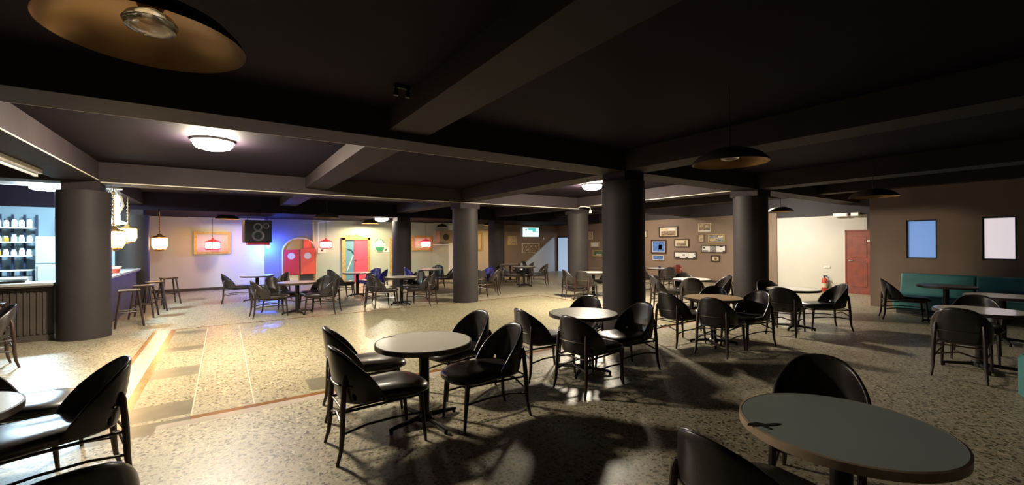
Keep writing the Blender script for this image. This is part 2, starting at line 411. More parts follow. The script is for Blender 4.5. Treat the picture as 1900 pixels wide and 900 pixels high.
brass_pendant(5.0, 17.6, 2.47, .34, 'lit brass saucer pendant beside the back ceiling lamp, above the pink door', SOF, lit=1000)
brass_pendant(10.5, 17.0, 2.48, .36, 'lit brass saucer pendant just right of the lone grey pillar top', SOF, lit=290)
brass_pendant(13.3, 5.6, 2.48, .33, 'dark saucer pendant near the white light boxes by the white wall')

def red_lantern(x, y, z, label, top=SOF):
    t = thing('red_lantern', label, 'lantern', (x,y,z), 0, 'red lanterns on the back wall')
    s = MB(); s.lathe([(0,.22),(.03,.22),(.04,.17),(.15,.12),(.235,.085),(.24,.06),(0,.06)], 20); obj('lamp_shade', s, M['red_shade'], t, 50)
    g = MB(); g.lathe([(0,.06),(.19,.06),(.215,.02),(.215,-.13),(.17,-.18),(0,-.18)], 20); obj('glass', g, M['red_glow'], t)
    r_ = MB(); r_.lathe([(.18,-.175),(.23,-.16),(.235,-.185),(.16,-.21),(0,-.21),(0,-.18)], 20); obj('rim', r_, M['red_shade'], t)
    for k in range(8):
        q = 2*PI*k/8; p = MB(); p.tube([(.225*math.cos(q),.225*math.sin(q),.07),(.228*math.cos(q),.228*math.sin(q),-.17)], .008, 6); obj('rib', p, M['red_shade'], t)
    c_ = MB(); c_.tube([(0,0,.21),(0,0,top-z)], .006, 6); obj('cord', c_, M['black'], t)
    return t
red_lantern(-.30, 18.25, 1.66, 'glowing red lantern in front of the far left gold frame')
red_lantern(3.42, 18.2, 1.66, 'glowing red lantern right of the arched red doors')
red_lantern(7.70, 18.2, 1.66, 'glowing red lantern in front of the gold and green frame')

def gold_lantern(x, y, z, label, s_=1.0, top=CZ):
    t = thing('gold_lantern', label, 'lantern', (x,y,z), 0, 'amber lanterns over the bar counter'); t.scale = (s_,)*3
    g = MB(); g.lathe([(0,-.18),(.09,-.18),(.13,-.10),(.13,.04),(.10,.09),(0,.09)], 12); obj('glass', g, M['gold_glow'], t, 20)
    c_ = MB(); c_.lathe([(0,.17),(.03,.16),(.06,.12),(.14,.085),(.14,.07),(0,.07)], 12); obj('cap', c_, M['gold_lantern'], t)
    b_ = MB(); b_.lathe([(.10,-.17),(.11,-.19),(.03,-.22),(0,-.23)], 12); obj('base_ring', b_, M['gold_lantern'], t, closed=False)
    for k in range(6):
        q = 2*PI*k/6; p = MB(); p.tube([(.135*math.cos(q),.135*math.sin(q),.08),(.14*math.cos(q),.14*math.sin(q),-.10),(.10*math.cos(q),.10*math.sin(q),-.18)], .006, 6); obj('rib', p, M['gold_lantern'], t)
    h = MB()
    zz = .17; n_ = max(3, int((top-z)/s_/.09)); 
    h.tube([(0,0,.16),(0,0,(top-z)/s_)], .006, 6)
    for k in range(n_): h.lathe([(.004,-.03),(.016,-.012),(.016,.012),(.004,.03)], 8, (0,0,.2+k*((top-z)/s_-.25)/n_))
    obj('chain', h, M['gold_lantern'], t)
    return t
gold_lantern(-1.72, 10.9, 1.80, 'glowing amber glass lantern hanging beside the thick bar pillar', 1.25, 2.77)
gold_lantern(-1.85, 13.3, 1.93, 'glowing amber lantern hanging over the middle of the bar counter', 1.2, 2.77)
gold_lantern(-1.55, 16.2, 1.75, 'glowing amber lantern past the far end of the bar counter', 1.35, SOF)
# hanging white rope bracket beside the lantern
t = thing('rope_bracket', 'white twisted rope hanger above the first amber lantern', 'hanger', (-1.78,11.3,0))
h = MB(); h.lathe([(0,2.765),(.14,2.765),(.14,2.74),(0,2.74)], 20); obj('ceiling_plate', h, M['white_plastic'], t)
for s_ in (-1, 1):
    h = MB(); h.tube([(s_*.02,0,2.74),(s_*.11,0,2.58),(s_*.14,0,2.42),(s_*.09,0,2.30),(s_*.05,0,2.18),(s_*.03,0,2.1)], .022, 8); obj('rope', h, M['conduit'], t)
h = MB(); h.lathe([(0,2.16),(.05,2.15),(.19,2.08),(.20,2.06),(0,2.05)], 24); obj('lit_disc', h, M['tube'], t)
t = thing('hanging_tube_light', 'upright lit white tube light hanging over the bar counter', 'light', (-1.9,12.4,0))
h = MB(); h.tube([(0,0,2.10),(0,0,2.72)], .05, 12); obj('tube', h, M['tube'], t); h = MB(); h.box(-.07,-.07,2.71,.07,.07,2.79); obj('bracket', h, M['white_plastic'], t, 0)
h = MB(); h.tube([(0,0,2.06),(0,0,2.11)], .055, 12); obj('end_cap', h, M['socket'], t)

# bar fluorescent and unlit batten
t = thing('fluorescent_light', 'bright cool fluorescent lamp on the ceiling above the bar shelves', 'light', (-3.25,12.6,2.70))
h = MB(); h.box(-1.6,-.05,.16,.62,.05,.40); obj('housing', h, M['white_plastic'], t, 0)
h = MB(); h.lathe([(0,-.055),(.2,-.05),(.29,-.02),(.30,.0),(.30,.03),(0,.04)], 32); g = obj('diffuser', h, M['tube_strong'], t); g.location = (.30,0,.12); g.scale = (1.0,.4,1)
t = thing('batten_light', 'unlit fluorescent batten along the beam at the upper left edge', 'light', (-2.28,7.9,2.70))
h = MB(); h.box(-.06,-1.25,.0,.06,1.25,.06); obj('housing', h, M['tube_off'], t, 0)
h = MB(); h.tube([(0,-1.15,-.03),(0,1.15,-.03)], .018, 10); obj('tube', h, M['white_plastic'], t)
for s_ in (-1,1):
    h = MB(); h.box(-.025,s_*1.18-.02,-.05,.025,s_*1.18+.02,.0); obj('tube_holder', h, M['white_plastic'], t, 0)

# ------------------------------------------------------------------ chair prototype (faces +X)
def shell_mesh():
    nu, nv = 28, 8; mb = MB(); C_ = []
    for i in range(nu+1):
        ph = math.radians(102)*(2*i/nu-1); cp, sp = math.cos(ph), math.sin(ph)
        cx = math.copysign(abs(cp)**.72, cp); sy = math.copysign(abs(sp)**.80, sp)
        k = max(0, (.33+cx)/1.33); hgt = .43*k**.80
        for j in range(nv+1):
            v = j/nv; z = .41+.012*(1-k)+hgt*v
            e = (z-.42)/.40
            rx = .215+.075*e+.012*math.sin(v*PI)*k; ry = .236+.014*math.sin(min(1,e*1.3)*PI)-.040*max(0,e-.55)
            mb.v.append((-.015-rx*cx, ry*sy, z))
    for i in range(nu):
        for j in range(nv):
            if i in (6,21) and j == 1: continue        # slot beside each arm
            a = i*(nv+1)+j; mb.f.append((a, a+nv+1, a+nv+2, a+1)); mb.m.append(0)
    me = make_mesh('shell', mb, M['vinyl'], 180, closed=False)
    o = bpy.data.objects.new('tmp', me); COL.objects.link(o)
    s = o.modifiers.new('s','SOLIDIFY'); s.thickness = .026; s.offset = 0
    u = o.modifiers.new('u','SUBSURF'); u.levels = 1; u.render_levels = 1
    dg = bpy.context.evaluated_depsgraph_get(); m2 = bpy.data.meshes.new_from_object(o.evaluated_get(dg))
    bpy.data.objects.remove(o); m2.name = 'backrest'; m2.polygons.foreach_set('use_smooth', [True]*len(m2.polygons)); return m2
def seat_mb():
    mb = MB(); n = 40; prof = [(0,.390),(.80,.390),(.93,.400),(1.0,.425),(1.0,.448),(.965,.470),(.86,.485),(.6,.490),(.3,.482),(0,.478)]
    idx = []
    for r, z in prof:
        if r == 0: idx.append([len(mb.v)]); mb.v.append((.02,0,z)); continue
        row = []
        for k in range(n):
            q = 2*PI*k/n; cx, sy = math.cos(q), math.sin(q)
            ex = .6; x = math.copysign(abs(cx)**ex, cx)*.245*r; y = math.copysign(abs(sy)**ex, sy)*(.238+.034*max(0,min(1,x/.12)) if x > 0 else .238-.03*min(1,-x/.245))*r
            dz = -.018*max(0, x/.245)**3 if z > .42 else 0
            row.append(len(mb.v)); x2 = .03+x; mb.v.append((x2 if x2 < -.1 else -.1+(x2+.1)*1.50, y, z+dz))
        idx.append(row)
    for a, b_ in zip(idx, idx[1:]):
        for k in range(n):
            if len(a) == 1: mb.f.append((a[0], b_[(k+1)%n], b_[k]))
            elif len(b_) == 1: mb.f.append((a[k], a[(k+1)%n], b_[0]))
            else: mb.f.append((a[k], a[(k+1)%n], b_[(k+1)%n], b_[k]))
            mb.m.append(0)
    return mb
CH = {'back': shell_mesh(), 'seat': make_mesh('seat', seat_mb(), M['vinyl'], 60)}
def rear_leg(s):
    m = MB(); m.tube([(-.236,s*.190,.640),(-.242,s*.198,.60),(-.254,s*.206,.42),(-.262,s*.212,.20),(-.272,s*.217,.10),(-.300,s*.226,0)], [.011,.018,.021,.019,.016,.012], 10); return m
def front_leg(s):
    m = MB(); m.tube([(.352,s*.205,.41),(.362,s*.208,.30),(.390,s*.216,0)], [.022,.021,.012], 10); return m
def make_chair(label, vinyl='vinyl'):
    t = thing('shell_chair', label, 'chair')
    bk, st = CH['back'], CH['seat']
    if vinyl != 'vinyl':
        bk = bk.copy(); st = st.copy(); bk.materials.clear(); bk.materials.append(M[vinyl]); st.materials.clear(); st.materials.append(M[vinyl])
    obj('backrest', bk, None, t); obj('seat', st, None, t)
    for s in (-1,1): obj('leg', rear_leg(s), M['leg'], t)
    for s in (-1,1): obj('leg', front_leg(s), M['leg'], t)
    for s in (-1,1):
        m = MB(); m.tube([(-.262,s*.212,.215),(-.08,s*.205,.245),(.14,s*.208,.25),(.366,s*.21,.235)], .0095, 8); obj('side_stretcher', m, M['leg'], t)
        m = MB(); m.tube([(-.252,s*.206,.375),(.355,s*.205,.385)], .011, 8); obj('seat_rail', m, M['leg'], t)
    m = MB(); m.tube([(-.257,-.21,.26),(-.255,0,.315),(-.257,.21,.26)], .010, 8); obj('rear_stretcher', m, M['leg'], t)
    m = MB(); m.tube([(-.253,-.206,.385),(-.253,.206,.385)], .009, 8); obj('rear_rail', m, M['leg'], t)
    m = MB(); m.tube([(.355,-.205,.37),(.355,.205,.37)], .010, 8); obj('front_rail', m, M['leg'], t)
    m = MB(); pts = []
    for i in range(13):
        ph = math.radians(-56+112*i/12); pts.append((-.015-.268*math.cos(ph)**.72, .262*math.copysign(abs(math.sin(ph))**.8, ph), .555))
    m.tube(pts, .0075, 8); obj('back_band', m, M['band'], t)
    return t
G_CH = 'black shell-back chairs around the tables'
protos = {}
def chair(x, y, deg, label, kind='vinyl'):
    if kind not in protos:
        c0 = make_chair(label, kind); protos[kind] = c0; c0['group'] = G_CH
        c0.location = (x,y,0); c0.rotation_euler = (0,0,math.radians(deg)); return c0
    return dup(protos[kind], (x,y,0), math.radians(deg), label, G_CH)

# ------------------------------------------------------------------ tables
def make_table(label, loc, top='laminate', edge='edge', rot=20, r=.43):
    t = thing('pedestal_table', label, 'table', (*loc,0), math.radians(rot), 'round pedestal tables')
    m = MB(); m.lathe([(0,.705),(r-.012,.705),(r-.008,.74),(0,.74)], 64); obj('tabletop', m, M[top], t)
    m = MB(); m.lathe([(r-.012,.698),(r,.700),(r+.001,.738),(r-.010,.741),(r-.012,.698)], 64); obj('edge_band', m, M[edge], t)
    m = MB(); m.lathe([(0,.04),(.046,.04),(.046,.68),(0,.68)], 20); obj('post', m, M['iron'], t)
    m = MB(); m.box(-.17,-.02,.68,.17,.02,.705); m.box(-.02,-.17,.68,.02,.17,.704); obj('top_plate', m, M['iron'], t, 0)
    m = MB(); m.lathe([(0,.03),(.075,.03),(.07,.07),(.045,.09),(0,.09)], 20); obj('hub', m, M['iron'], t)
    for k in range(4):
        q = k*PI/2; cq, sq = math.cos(q), math.sin(q)
        m = MB(); m.tube([(.05*cq,.05*sq,.06),(.30*cq,.30*sq,.04),(.345*cq,.345*sq,.032)], [.024,.018,.015], 8)
        m.lathe([(0,0),(.016,0),(.016,.03),(0,.03)], 10, (.33*cq,.33*sq,0)); obj('foot', m, M['iron'], t)
    return t
TB = {}; TO = {}
def table(k, x, y, label, top='laminate', edge='edge', rot=20):
    TB[k] = (x,y)
    if top == 'laminate' and edge == 'edge' and 'proto' in TB:
        return dup(TB['proto'], (x,y,0), math.radians(rot), label, 'round pedestal tables')
    t = make_table(label, (x,y), top, edge, rot); TO[k] = t
    if top == 'laminate' and edge == 'edge': TB['proto'] = t
    return t
table('T1', 1.50, 3.60, 'white round table nearest the centre, dark scorch mark on its far left rim', rot=10)
table('T2', 2.44, .77, 'large white round table, dimmed in its colour, in the near right corner', 'laminate_dim', 'edge_wood', rot=35)
table('T4', 3.74, 3.86, 'white round table second from the front, just before the wide pillar', rot=30)
table('T5', 6.43, 3.70, 'round table with tan wood top right of the wide pillar', 'laminate_wood', rot=35)
table('T3', 8.75, 3.48, 'white round table in front of the white wall', rot=8)
table('T6', 9.25, 5.85, 'white round table with a folded cloth hanging off its rim', rot=20)
table('T7', 12.2, 8.9, 'white round table with a small dark pot below the framed pictures', rot=20)
table('T8', -1.37, 3.53, 'white round table cut by the left edge of the photo, near', rot=20)
table('T9', -2.9, 8.0, 'white round table at the far left edge near the ribbed bar front', rot=20)
table('T10', .81, 14.2, 'white round table farthest left, in front of the pale wall', rot=5)
table('T11', 1.44, 11.05, 'white round table left of the red floor reflection, near blue-lit seats', rot=15)
table('T12', 3.46, 13.6, 'white round table glowing pink in front of the pink door', rot=20)
table('T13', 3.95, 11.0, 'white round table in front of the dark pillar and round green sign', rot=20)
table('T14', 5.95, 13.7, 'small looking distant table below the gold and green framed lantern', rot=20)
table('T15', 6.45, 11.75, 'table half hidden behind the lone grey pillar', rot=20)
table('T16', 9.94, 14.6, 'distant table against the brown wall below the small sepia picture', rot=20)
table('T17', 9.35, 12.8, 'distant table in front of the slanted pale blue light patch', rot=20)
table('T18', 9.15, 9.0, 'table between the far grey pillar and the wide pillar', rot=20)
table('T19', 10.14, 1.08, 'white round table in front of the teal banquette', rot=20)
table('T20', 7.85, 1.02, 'cream round table at the right edge behind a big dark chair', rot=20)
table('T21', 11.6, 1.95, 'small dark table beside the left end of the teal banquette', 'laminate_dark', rot=20)
# scorch marks and things lying on tables
def blot(t, dx, dy, pts):
    m = MB(); m.prism(pts, .7412, .7424); o = obj('scorch_mark', m, M['chip'], t, 0); a = t.rotation_euler.z
    o.location = (dx*math.cos(a)+dy*math.sin(a), -dx*math.sin(a)+dy*math.cos(a), 0); o.rotation_euler = (0,0,-a)
blot(TO['T1'], -.19, .33, [(-.09,.0),(-.04,.018),(.03,.022),(.05,.014),(.0,.006),(-.05,-.012)])
blot(TO['T2'], -.34, .215, [(-.04,.035),(-.01,.045),(.035,.028),(.05,-.005),(.10,-.03),(.115,-.05),(.07,-.042),(.03,-.02),(.02,-.05),(.005,-.045),(.008,.0),(-.02,.012)])

def near(k, px, side, label, rho=.50, kind='vinyl', turn=0):
    """seat centre on a circle about table k, on the camera bearing of column px of the photograph's frame"""
    tx, ty = TB[k]; d = Vector((cF.x + cR.x*(px-950)/FOC, cF.y + cR.y*(px-950)/FOC)).normalized()
    bt = tx*d.x+ty*d.y; perp = (tx-d.x*bt, ty-d.y*bt); h = math.hypot(*perp)
    rr = rho+.24; e = math.sqrt(max(0, rr*rr-h*h)); s = bt + (e if side == 'far' else -e)
    bx, by = d.x*s, d.y*s; a = math.atan2(ty-by, tx-bx); D = math.hypot(ty-by, tx-bx)
    q = max(.55, D-.24)
    chair(tx-q*math.cos(a), ty-q*math.sin(a), math.degrees(a)+turn, label, kind)
def seat_at(k, th, label, rho=.50, kind='vinyl', turn=0):
    """chair round table k; th = 0 on the entrance side of the table, 90 to its right, 180 behind"""
    tx, ty = TB[k]; d = Vector((tx,ty)).normalized(); rt = Vector((d.y,-d.x)); a = math.radians(th)
    v = -d*math.cos(a)+rt*math.sin(a)
    rho += .09
    chair(tx+v.x*rho, ty+v.y*rho, math.degrees(math.atan2(-v.y,-v.x))+turn, label, kind)
# central table
chair(.98, 3.48, 0, 'black chair nearest the camera at the left of the central white table')
chair(1.09, 4.30, -8, 'black chair behind the nearest one, far left of the central white table')
chair(2.08, 3.39, 179, 'black glossy chair at the right of the central white table')
chair(2.22, 4.22, 192, 'black chair with a blue sheen on top, far right of the central table')
# second table
chair(3.22, 4.10, -4, 'grey-backed chair at the far left of the second white table')
chair(3.36, 3.42, 6, 'black chair with a metal back band in front of the second white table')
chair(4.22, 4.36, 208, 'black chair behind the second white table, against the pillar foot')
chair(4.27, 3.57, 178, 'tall rounded black chair right of the second white table')
# tan table
chair(6.0, 4.05, -6, 'black chair left of the tan wood table')
chair(5.97, 3.35, 8, 'black round-backed chair in front of the tan wood table')
chair(6.80, 3.32, 172, 'glossy black chair right of the tan wood table, bright top rim')
chair(6.98, 4.02, 205, 'black chair behind the tan wood table, mostly hidden by its glossy neighbour')
# table by the white wall
seat_at('T3', -12, 'black chair in front of the table by the white wall', .50)
seat_at('T3', 215, 'black chair behind the left of the table by the white wall', .50)
seat_at('T3', 118, 'glossy black chair at the right of the table by the white wall', .50)
# table with cloth
seat_at('T6', 0, 'black chair with a folded cloth on its back, in front of the white table', 0.54)
seat_at('T6', 195, 'grey-rimmed chair behind the white table with the hanging cloth', .50)
seat_at('T6', 285, 'dark chair left of the white table with the hanging cloth', 0.56)
seat_at('T6', 108, 'dark chair half hidden by the pillar, beside the cloth-draped table', .50)
seat_at('T7', 240, 'dark chair at the far left of the table below the pictures', .50)
seat_at('T7', 305, 'dark chair at the near left of the table below the pictures', .50)
seat_at('T7', 135, 'dark red chair at the table below the pictures', .50, 'vinyl_red')
seat_at('T7', 20, 'dark chair seen from behind at the table below the pictures', 0.55)
# big near table
chair(3.12, 1.10, 196, 'black chair behind the large near right table, only its round back showing')
chair(1.90, .93, -8, 'black chair at the lower right, left of the large near table')
# left edge tables
chair(-.85, 3.92, 198, 'black chair in side view at the left edge, bluish sheen on its seat')
chair(-1.36, 4.62, -5, 'chair at the far left whose seat alone shows beyond the cut-off table')
chair(-.57, 2.36, 112, 'black chair in the bottom left corner, only its back top in view')
chair(-2.62, 8.45, 205, 'dark chair at the far left edge beside the table near the bar front')
# back left tables
near('T10', 419, 'near', 'dark chair in side view farthest left, against the pale wall')
near('T10', 527, 'near', 'dark chair right of the farthest left table, before the arched doors')
seat_at('T11', 283, 'olive-lit chair left of the table with a blue-lit seat', 0.55)
seat_at('T11', 222, 'dark chair behind the left of the blue-lit seat table', .50)
seat_at('T11', 132, 'dark chair at the far right of the blue-lit seat table', 0.55)
seat_at('T11', 68, 'dark chair at the near right of the blue-lit seat table', 0.55)
seat_at('T12', 248, 'dark chair left of the pink-lit table, the farther of two', .53)
seat_at('T12', 303, 'dark chair left of the pink-lit table, the nearer of two', .53)
seat_at('T12', 135, 'black chair coloured as blue-lit, right of the pink-lit table, the farther of two', .53, 'vinyl_blue_lit')
seat_at('T12', 75, 'black chair coloured as blue-lit, right of the pink-lit table, the nearer of two', .53, 'vinyl_blue_lit')
seat_at('T13', 248, 'dark chair at the far left of the table before the dark pillar', 0.56)
seat_at('T13', 305, 'dark chair at the near left of the table before the dark pillar', 0.56)
seat_at('T13', 145, 'dark chair at the far right of the table before the dark pillar', 0.55)
seat_at('T13', 62, 'dark chair with blue sheen at the near right of the pillar table', 0.55)
seat_at('T14', 292, 'black chair coloured as blue-lit, left of the table below the gold-framed lantern', .52, 'vinyl_blue_lit')
seat_at('T14', 160, 'dark chair at the far side of the table below the gold-framed lantern', .52)
seat_at('T14', 92, 'dark brownish chair right of the table below the gold-framed lantern', .52)
seat_at('T15', 188, 'dark chair showing just right of the lone grey pillar', 0.56)
seat_at('T15', 132, 'black chair coloured as blue-lit, behind the table half hidden by the lone pillar', 0.56, 'vinyl_blue_lit')
seat_at('T15', 78, 'dark glossy chair right of the table half hidden by the lone pillar', 0.56)
seat_at('T15', 20, 'dark chair in front of the table half hidden by the lone pillar', 0.56)
seat_at('T16', 140, 'brown-lit chair against the brown wall, behind the distant table', 0.55)
seat_at('T16', 75, 'dark chair right of the distant table against the brown wall', 0.6)
seat_at('T17', 285, 'dark chair at the left of the table before the painted blue light patch', 0.52)
seat_at('T17', 185, 'dark chair behind the table before the painted blue light patch', 0.52)
seat_at('T17', 100, 'dark chair right of the table before the painted blue light patch, beside the pillar', 0.52)
seat_at('T18', 290, 'dark chair in front of the far grey pillar', 0.55)
seat_at('T18', 340, 'dark chair just left of the wide pillar, seen from behind', 0.6)
seat_at('T18', 140, 'dark chair behind the table between the two pillars', 0.52)
# right edge
chair(7.31, 1.10, 3, 'big dark round-backed chair seen from behind at the cream right-edge table')
chair(8.62, 1.16, 186, 'black chair behind the cream right-edge table, highlight on its back')
chair(11.55, 2.62, 292, 'black chair in side view at the left end of the teal banquette')

# cloth on table T6 and chair
x6, y6 = TB['T6']; m = MB()
d6 = Vector((-x6,-y6)).normalized(); p6 = Vector((-d6.y, d6.x))
def cl(a, b_, z): return (x6+d6.x*a+p6.x*b_, y6+d6.y*a+p6.y*b_, z)
m.add([cl(.05,-.05,.744),(cl(.05,-.40,.744)),cl(.44,-.22,.744),cl(.44,.0,.744),cl(.455,-.20,.60),cl(.455,-.10,.50),cl(.455,.0,.66)],[(0,1,2,3),(3,2,4,5,6)])
o = obj('folded_cloth', m, M['cloth'], None, 0, closed=False); s_ = o.modifiers.new('s','SOLIDIFY'); s_.thickness = .004; s_.offset = 1
tag(o, 'white cloth hanging off the white table left of the dark pillar', 'cloth')
def pot(x, y, label):
    m = MB(); m.lathe([(0,.741),(.035,.741),(.05,.80),(.045,.81),(.04,.80),(0,.79)], 16); return tag(obj('small_pot', m, M['black'], None), label, 'pot')
pot(TB['T7'][0]-.05, TB['T7'][1]+.05, 'x'); bpy.data.objects['small_pot'].location = (TB['T7'][0], TB['T7'][1], 0)
bpy.data.objects['small_pot'].data.transform(Matrix.Identity(4)); bpy.data.objects['small_pot']['label'] = 'small dark pot on the table below the framed pictures'

# ------------------------------------------------------------------ bar
t = thing('bar_counter', 'L-shaped bar with dark ribbed front and pale stone top', 'bar', (0,0,0))
m = MB(); m.box(-6.3,10.52,0,-2.42,10.66,.93)
k = -6.3
while k < -2.45: m.box(k,10.50,.12,k+.035,10.52,.90); k += .075
m.box(-6.3,10.48,0,-2.42,10.52,.10); obj('front_panel', m, M['panel'], t, 0)
m = MB(); m.box(-2.20,10.9,0,-1.95,15.25,.93); obj('side_panel', m, M['panel'], t, 0)
m = MB(); m.prism([(-6.3,10.36),(-2.40,10.36),(-2.38,10.86),(-1.88,10.86),(-1.88,15.25),(-2.42,15.25),(-2.42,10.98),(-6.3,10.98)], .93, .955); obj('counter_edge', m, M['panel'], t, 0)
m = MB(); m.prism([(-6.3,10.34),(-2.39,10.34),(-2.37,10.85),(-1.86,10.85),(-1.86,15.25),(-2.44,15.25),(-2.44,11.0),(-6.3,11.0)], .955, 1.0); obj('countertop', m, M['counter'], t, 0, .005)
# back shelving
t = thing('shelf_unit', 'white lit shelf unit with dark uprights behind the bar', 'shelf', (-4.6,15.1,0))
SX0, SX1 = -1.6, .80
for z in (1.06,1.41,1.735,2.08):
    m = MB(); m.box(SX0,-.16,z-.03,SX1,.16,z); obj('shelf', m, M['white_plastic'], t, 0)
k = SX0
while k <= SX1+.01:
    m = MB(); m.box(k-.02,.12,.0,k+.02,.16,2.40); m.box(k-.02,-.12,.0,k+.02,-.10,1.03) ; obj('upright', m, M['frame_navy'], t, 0); k += .20
m = MB(); m.box(SX0,-.45,.86,SX1,-.16,.90); m.box(SX0,-.40,0,SX1,-.17,.86); obj('base_cabinet', m, M['white_plastic'], t, 0)
names_ = ['leftmost','second from left','third from left','fourth from left','fifth from left','sixth from left','seventh from left','eighth from left','ninth from left']
for zi, (z, wh) in enumerate(((1.41,'lowest'),(1.735,'middle'),(2.08,'top'))):
    for i in range(8):
        xx = -4.74 + i*.125 + random.uniform(-.008,.008); am = (zi == 0 and i in (2,3)) or (zi == 1 and i in (2,4))
        tt = thing('jar', '%s jar on the %s bar shelf, %s' % ('amber' if am else 'white', wh, names_[i]), 'jar', (xx,15.02,z), 0, 'jars on the bar shelves')
        hh = random.uniform(.10,.15) + (.05 if zi == 2 else 0)
        m = MB(); m.lathe([(0,0),(.04,0),(.05,.015),(.05,hh*.75),(.034,hh),(0,hh)], 14); jb = obj('body', m, M['amber' if am else 'jar'], tt)
        m = MB(); m.lathe([(0,hh),(.037,hh),(.037,hh+.03),(0,hh+.03)], 14); obj('lid', m, M['jar_lid' if zi == 2 else 'jar'], jb)
# white fridge and rounded unit at right end
t = thing('tall_fridge', 'tall white fridge at the right end of the bar shelves', 'fridge', (-3.35,14.75,0))
m = MB(); m.box(-.30,-.25,0,.22,.3,1.86); obj('body', m, M['fridge'], t, 0, .02)
m = MB(); m.box(-.285,-.275,.08,.205,-.25,1.20); obj('door', m, M['fridge'], t, 0, .008)
m = MB(); m.box(-.285,-.275,1.22,.205,-.25,1.84); obj('door', m, M['fridge'], t, 0, .008)
m = MB(); m.tube([(-.25,-.30,.8),(-.25,-.30,1.15)], .012, 8); obj('handle', m, M['chrome'], t)
t = thing('wall_heater', 'rounded white wall unit above the fridge beside the bar pillar', 'appliance', (-3.18,14.7,1.90))
m = MB(); m.lathe([(0,0),(.14,0),(.19,.05),(.19,.42),(.15,.50),(0,.52)], 24); obj('body', m, M['fridge'], t)
m = MB(); m.tube([(-.05,0,.51),(-.05,0,.9)], .015, 8); obj('pipe', m, M['conduit'], t)
m = MB(); m.lathe([(0,-.001),(.05,-.02),(0,-.03)], 12, (0,0,0)); obj('knob', m, M['jar_lid'], t)
# items on counters
def tray(x, y, label):
    m = MB(); m.lathe([(0,1.0),(.17,1.0),(.20,1.035),(.19,1.035),(.165,1.012),(0,1.012)], 24); o = obj('tray', m, M['black'], None); o.location = (x,y,0.001); return tag(o, label, 'tray')
tray(-3.0, 10.75, 'black round tray on the bar counter left of the thick pillar')
tray(-2.13, 12.2, 'black round tray on the side counter right of the thick pillar')
t = thing('tub', 'small red tub with white rim on the bar counter', 'tub', (-2.03,12.95,1.0))
m = MB(); m.lathe([(0,0),(.08,0),(.10,.10),(0,.10)], 20); obj('body', m, M['red_cup'], t)
m = MB(); m.lathe([(0,.10),(.11,.10),(.125,.15),(.10,.16),(0,.16)], 20); obj('rim', m, M['white_plastic'], t)
t = thing('coffee_machine', 'dark appliance behind the bar counter right of the thick pillar', 'appliance', (-2.80,13.6,.0))
m = MB(); m.box(-.25,-.25,0,.2,.25,.90); obj('stand', m, M['white_plastic'], t, 0)
m = MB(); m.box(-.2,-.2,.90,.18,.2,1.28); obj('body', m, M['frame_navy'], t, 0, .02)
m = MB(); m.box(-.16,-.22,1.28,.12,.16,1.34); obj('top_cover', m, M['white_plastic'], t, 0, .01)

# bar stools
def make_stool(label, loc, rz):
    t = thing('bar_stool', label, 'stool', loc, rz, 'dark wooden bar stools')
    m = MB(); m.box(-.17,-.17,.70,.17,.17,.735); obj('seat', m, M['leg'], t, 0, .012)
    for sx in (-1,1):
        for sy in (-1,1):
            m = MB(); m.tube([(sx*.13,sy*.13,.70),(sx*.215,sy*.215,0)], [.022,.018], 8); obj('leg', m, M['leg'], t)
    for sx in (-1,1):
        m = MB(); m.tube([(sx*.188,-.188,.20),(sx*.188,.188,.20)], .012, 8); obj('footrest', m, M['band'], t)
        m = MB(); m.tube([(-.175,sx*.175,.30),(.175,sx*.175,.30)], .012, 8); obj('rung', m, M['leg'], t)
    return t
s0 = make_stool('dark bar stool nearest the thick pillar, amber sheen on its seat', (-1.56,11.35,0), math.radians(8))
dup(s0, (-1.48,12.55,0), math.radians(-6), 'dark bar stool second from the thick pillar')
dup(s0, (-1.40,13.55,0), math.radians(12), 'dark bar stool third from the thick pillar')
dup(s0, (-1.25,15.0,0), math.radians(20), 'dark bar stool farthest along the counter, its right leg before the pale wall')
dup(s0, (-3.0,10.0,0), math.radians(5), 'dark stool before the ribbed bar front at the left edge')

# ------------------------------------------------------------------ back wall furnishing
def frame_y(name, label, x0, x1, z0, z1, y, wdt, fm_, inner, cat='picture', depth=.05, extra=(), group='framed pictures on the walls'):
    t = thing(name, label, cat, ((x0+x1)/2, y, z0), 0, group); W = (x1-x0)/2; H = z1-z0
    m = MB(); m.prism([(-W,0),(W,0),(W,wdt),(-W,wdt)], -depth, 0, 'y'); m.prism([(-W,H-wdt),(W,H-wdt),(W,H),(-W,H)], -depth, 0, 'y')
    m.prism([(-W,wdt),(-W+wdt,wdt),(-W+wdt,H-wdt),(-W,H-wdt)], -depth, 0, 'y'); m.prism([(W-wdt,wdt),(W,wdt),(W,H-wdt),(W-wdt,H-wdt)], -depth, 0, 'y')
    obj('frame', m, M[fm_], t, 0)
    m = MB(); m.box(-W+wdt,-depth*.4,wdt,W-wdt,0,H-wdt); pc = obj('picture', m, M[inner], t, 0)
    for (a,b_,c_,d_,mm) in extra:   # fractions
        m = MB(); m.box(-W+2*W*a,-depth*.4-.004,H*c_,-W+2*W*b_,-depth*.4,H*d_); obj('print', m, M[mm], pc, 0)
    return t
def frame_x(label, y0, y1, z0, z1, wdt, fm_, inner, extra=(), name='framed_picture', cat='picture'):
    """on the right wall; y0 = left (far) end as seen, y1 = right (near) end"""
    t = frame_y(name, label, 0, y0-y1, z0, z1, 0, wdt, fm_, inner, cat, .04, extra)
    t.location = (XR-.001, (y0+y1)/2, z0); t.rotation_euler = (0,0,-PI/2); return t
YW = YB-.001
frame_y('wall_decoration', 'wide ornate gold frame around the far left red lantern', -.85, .23, 1.30, 2.10, YW, .09, 'gold', 'wall_pale', 'decoration', .08)
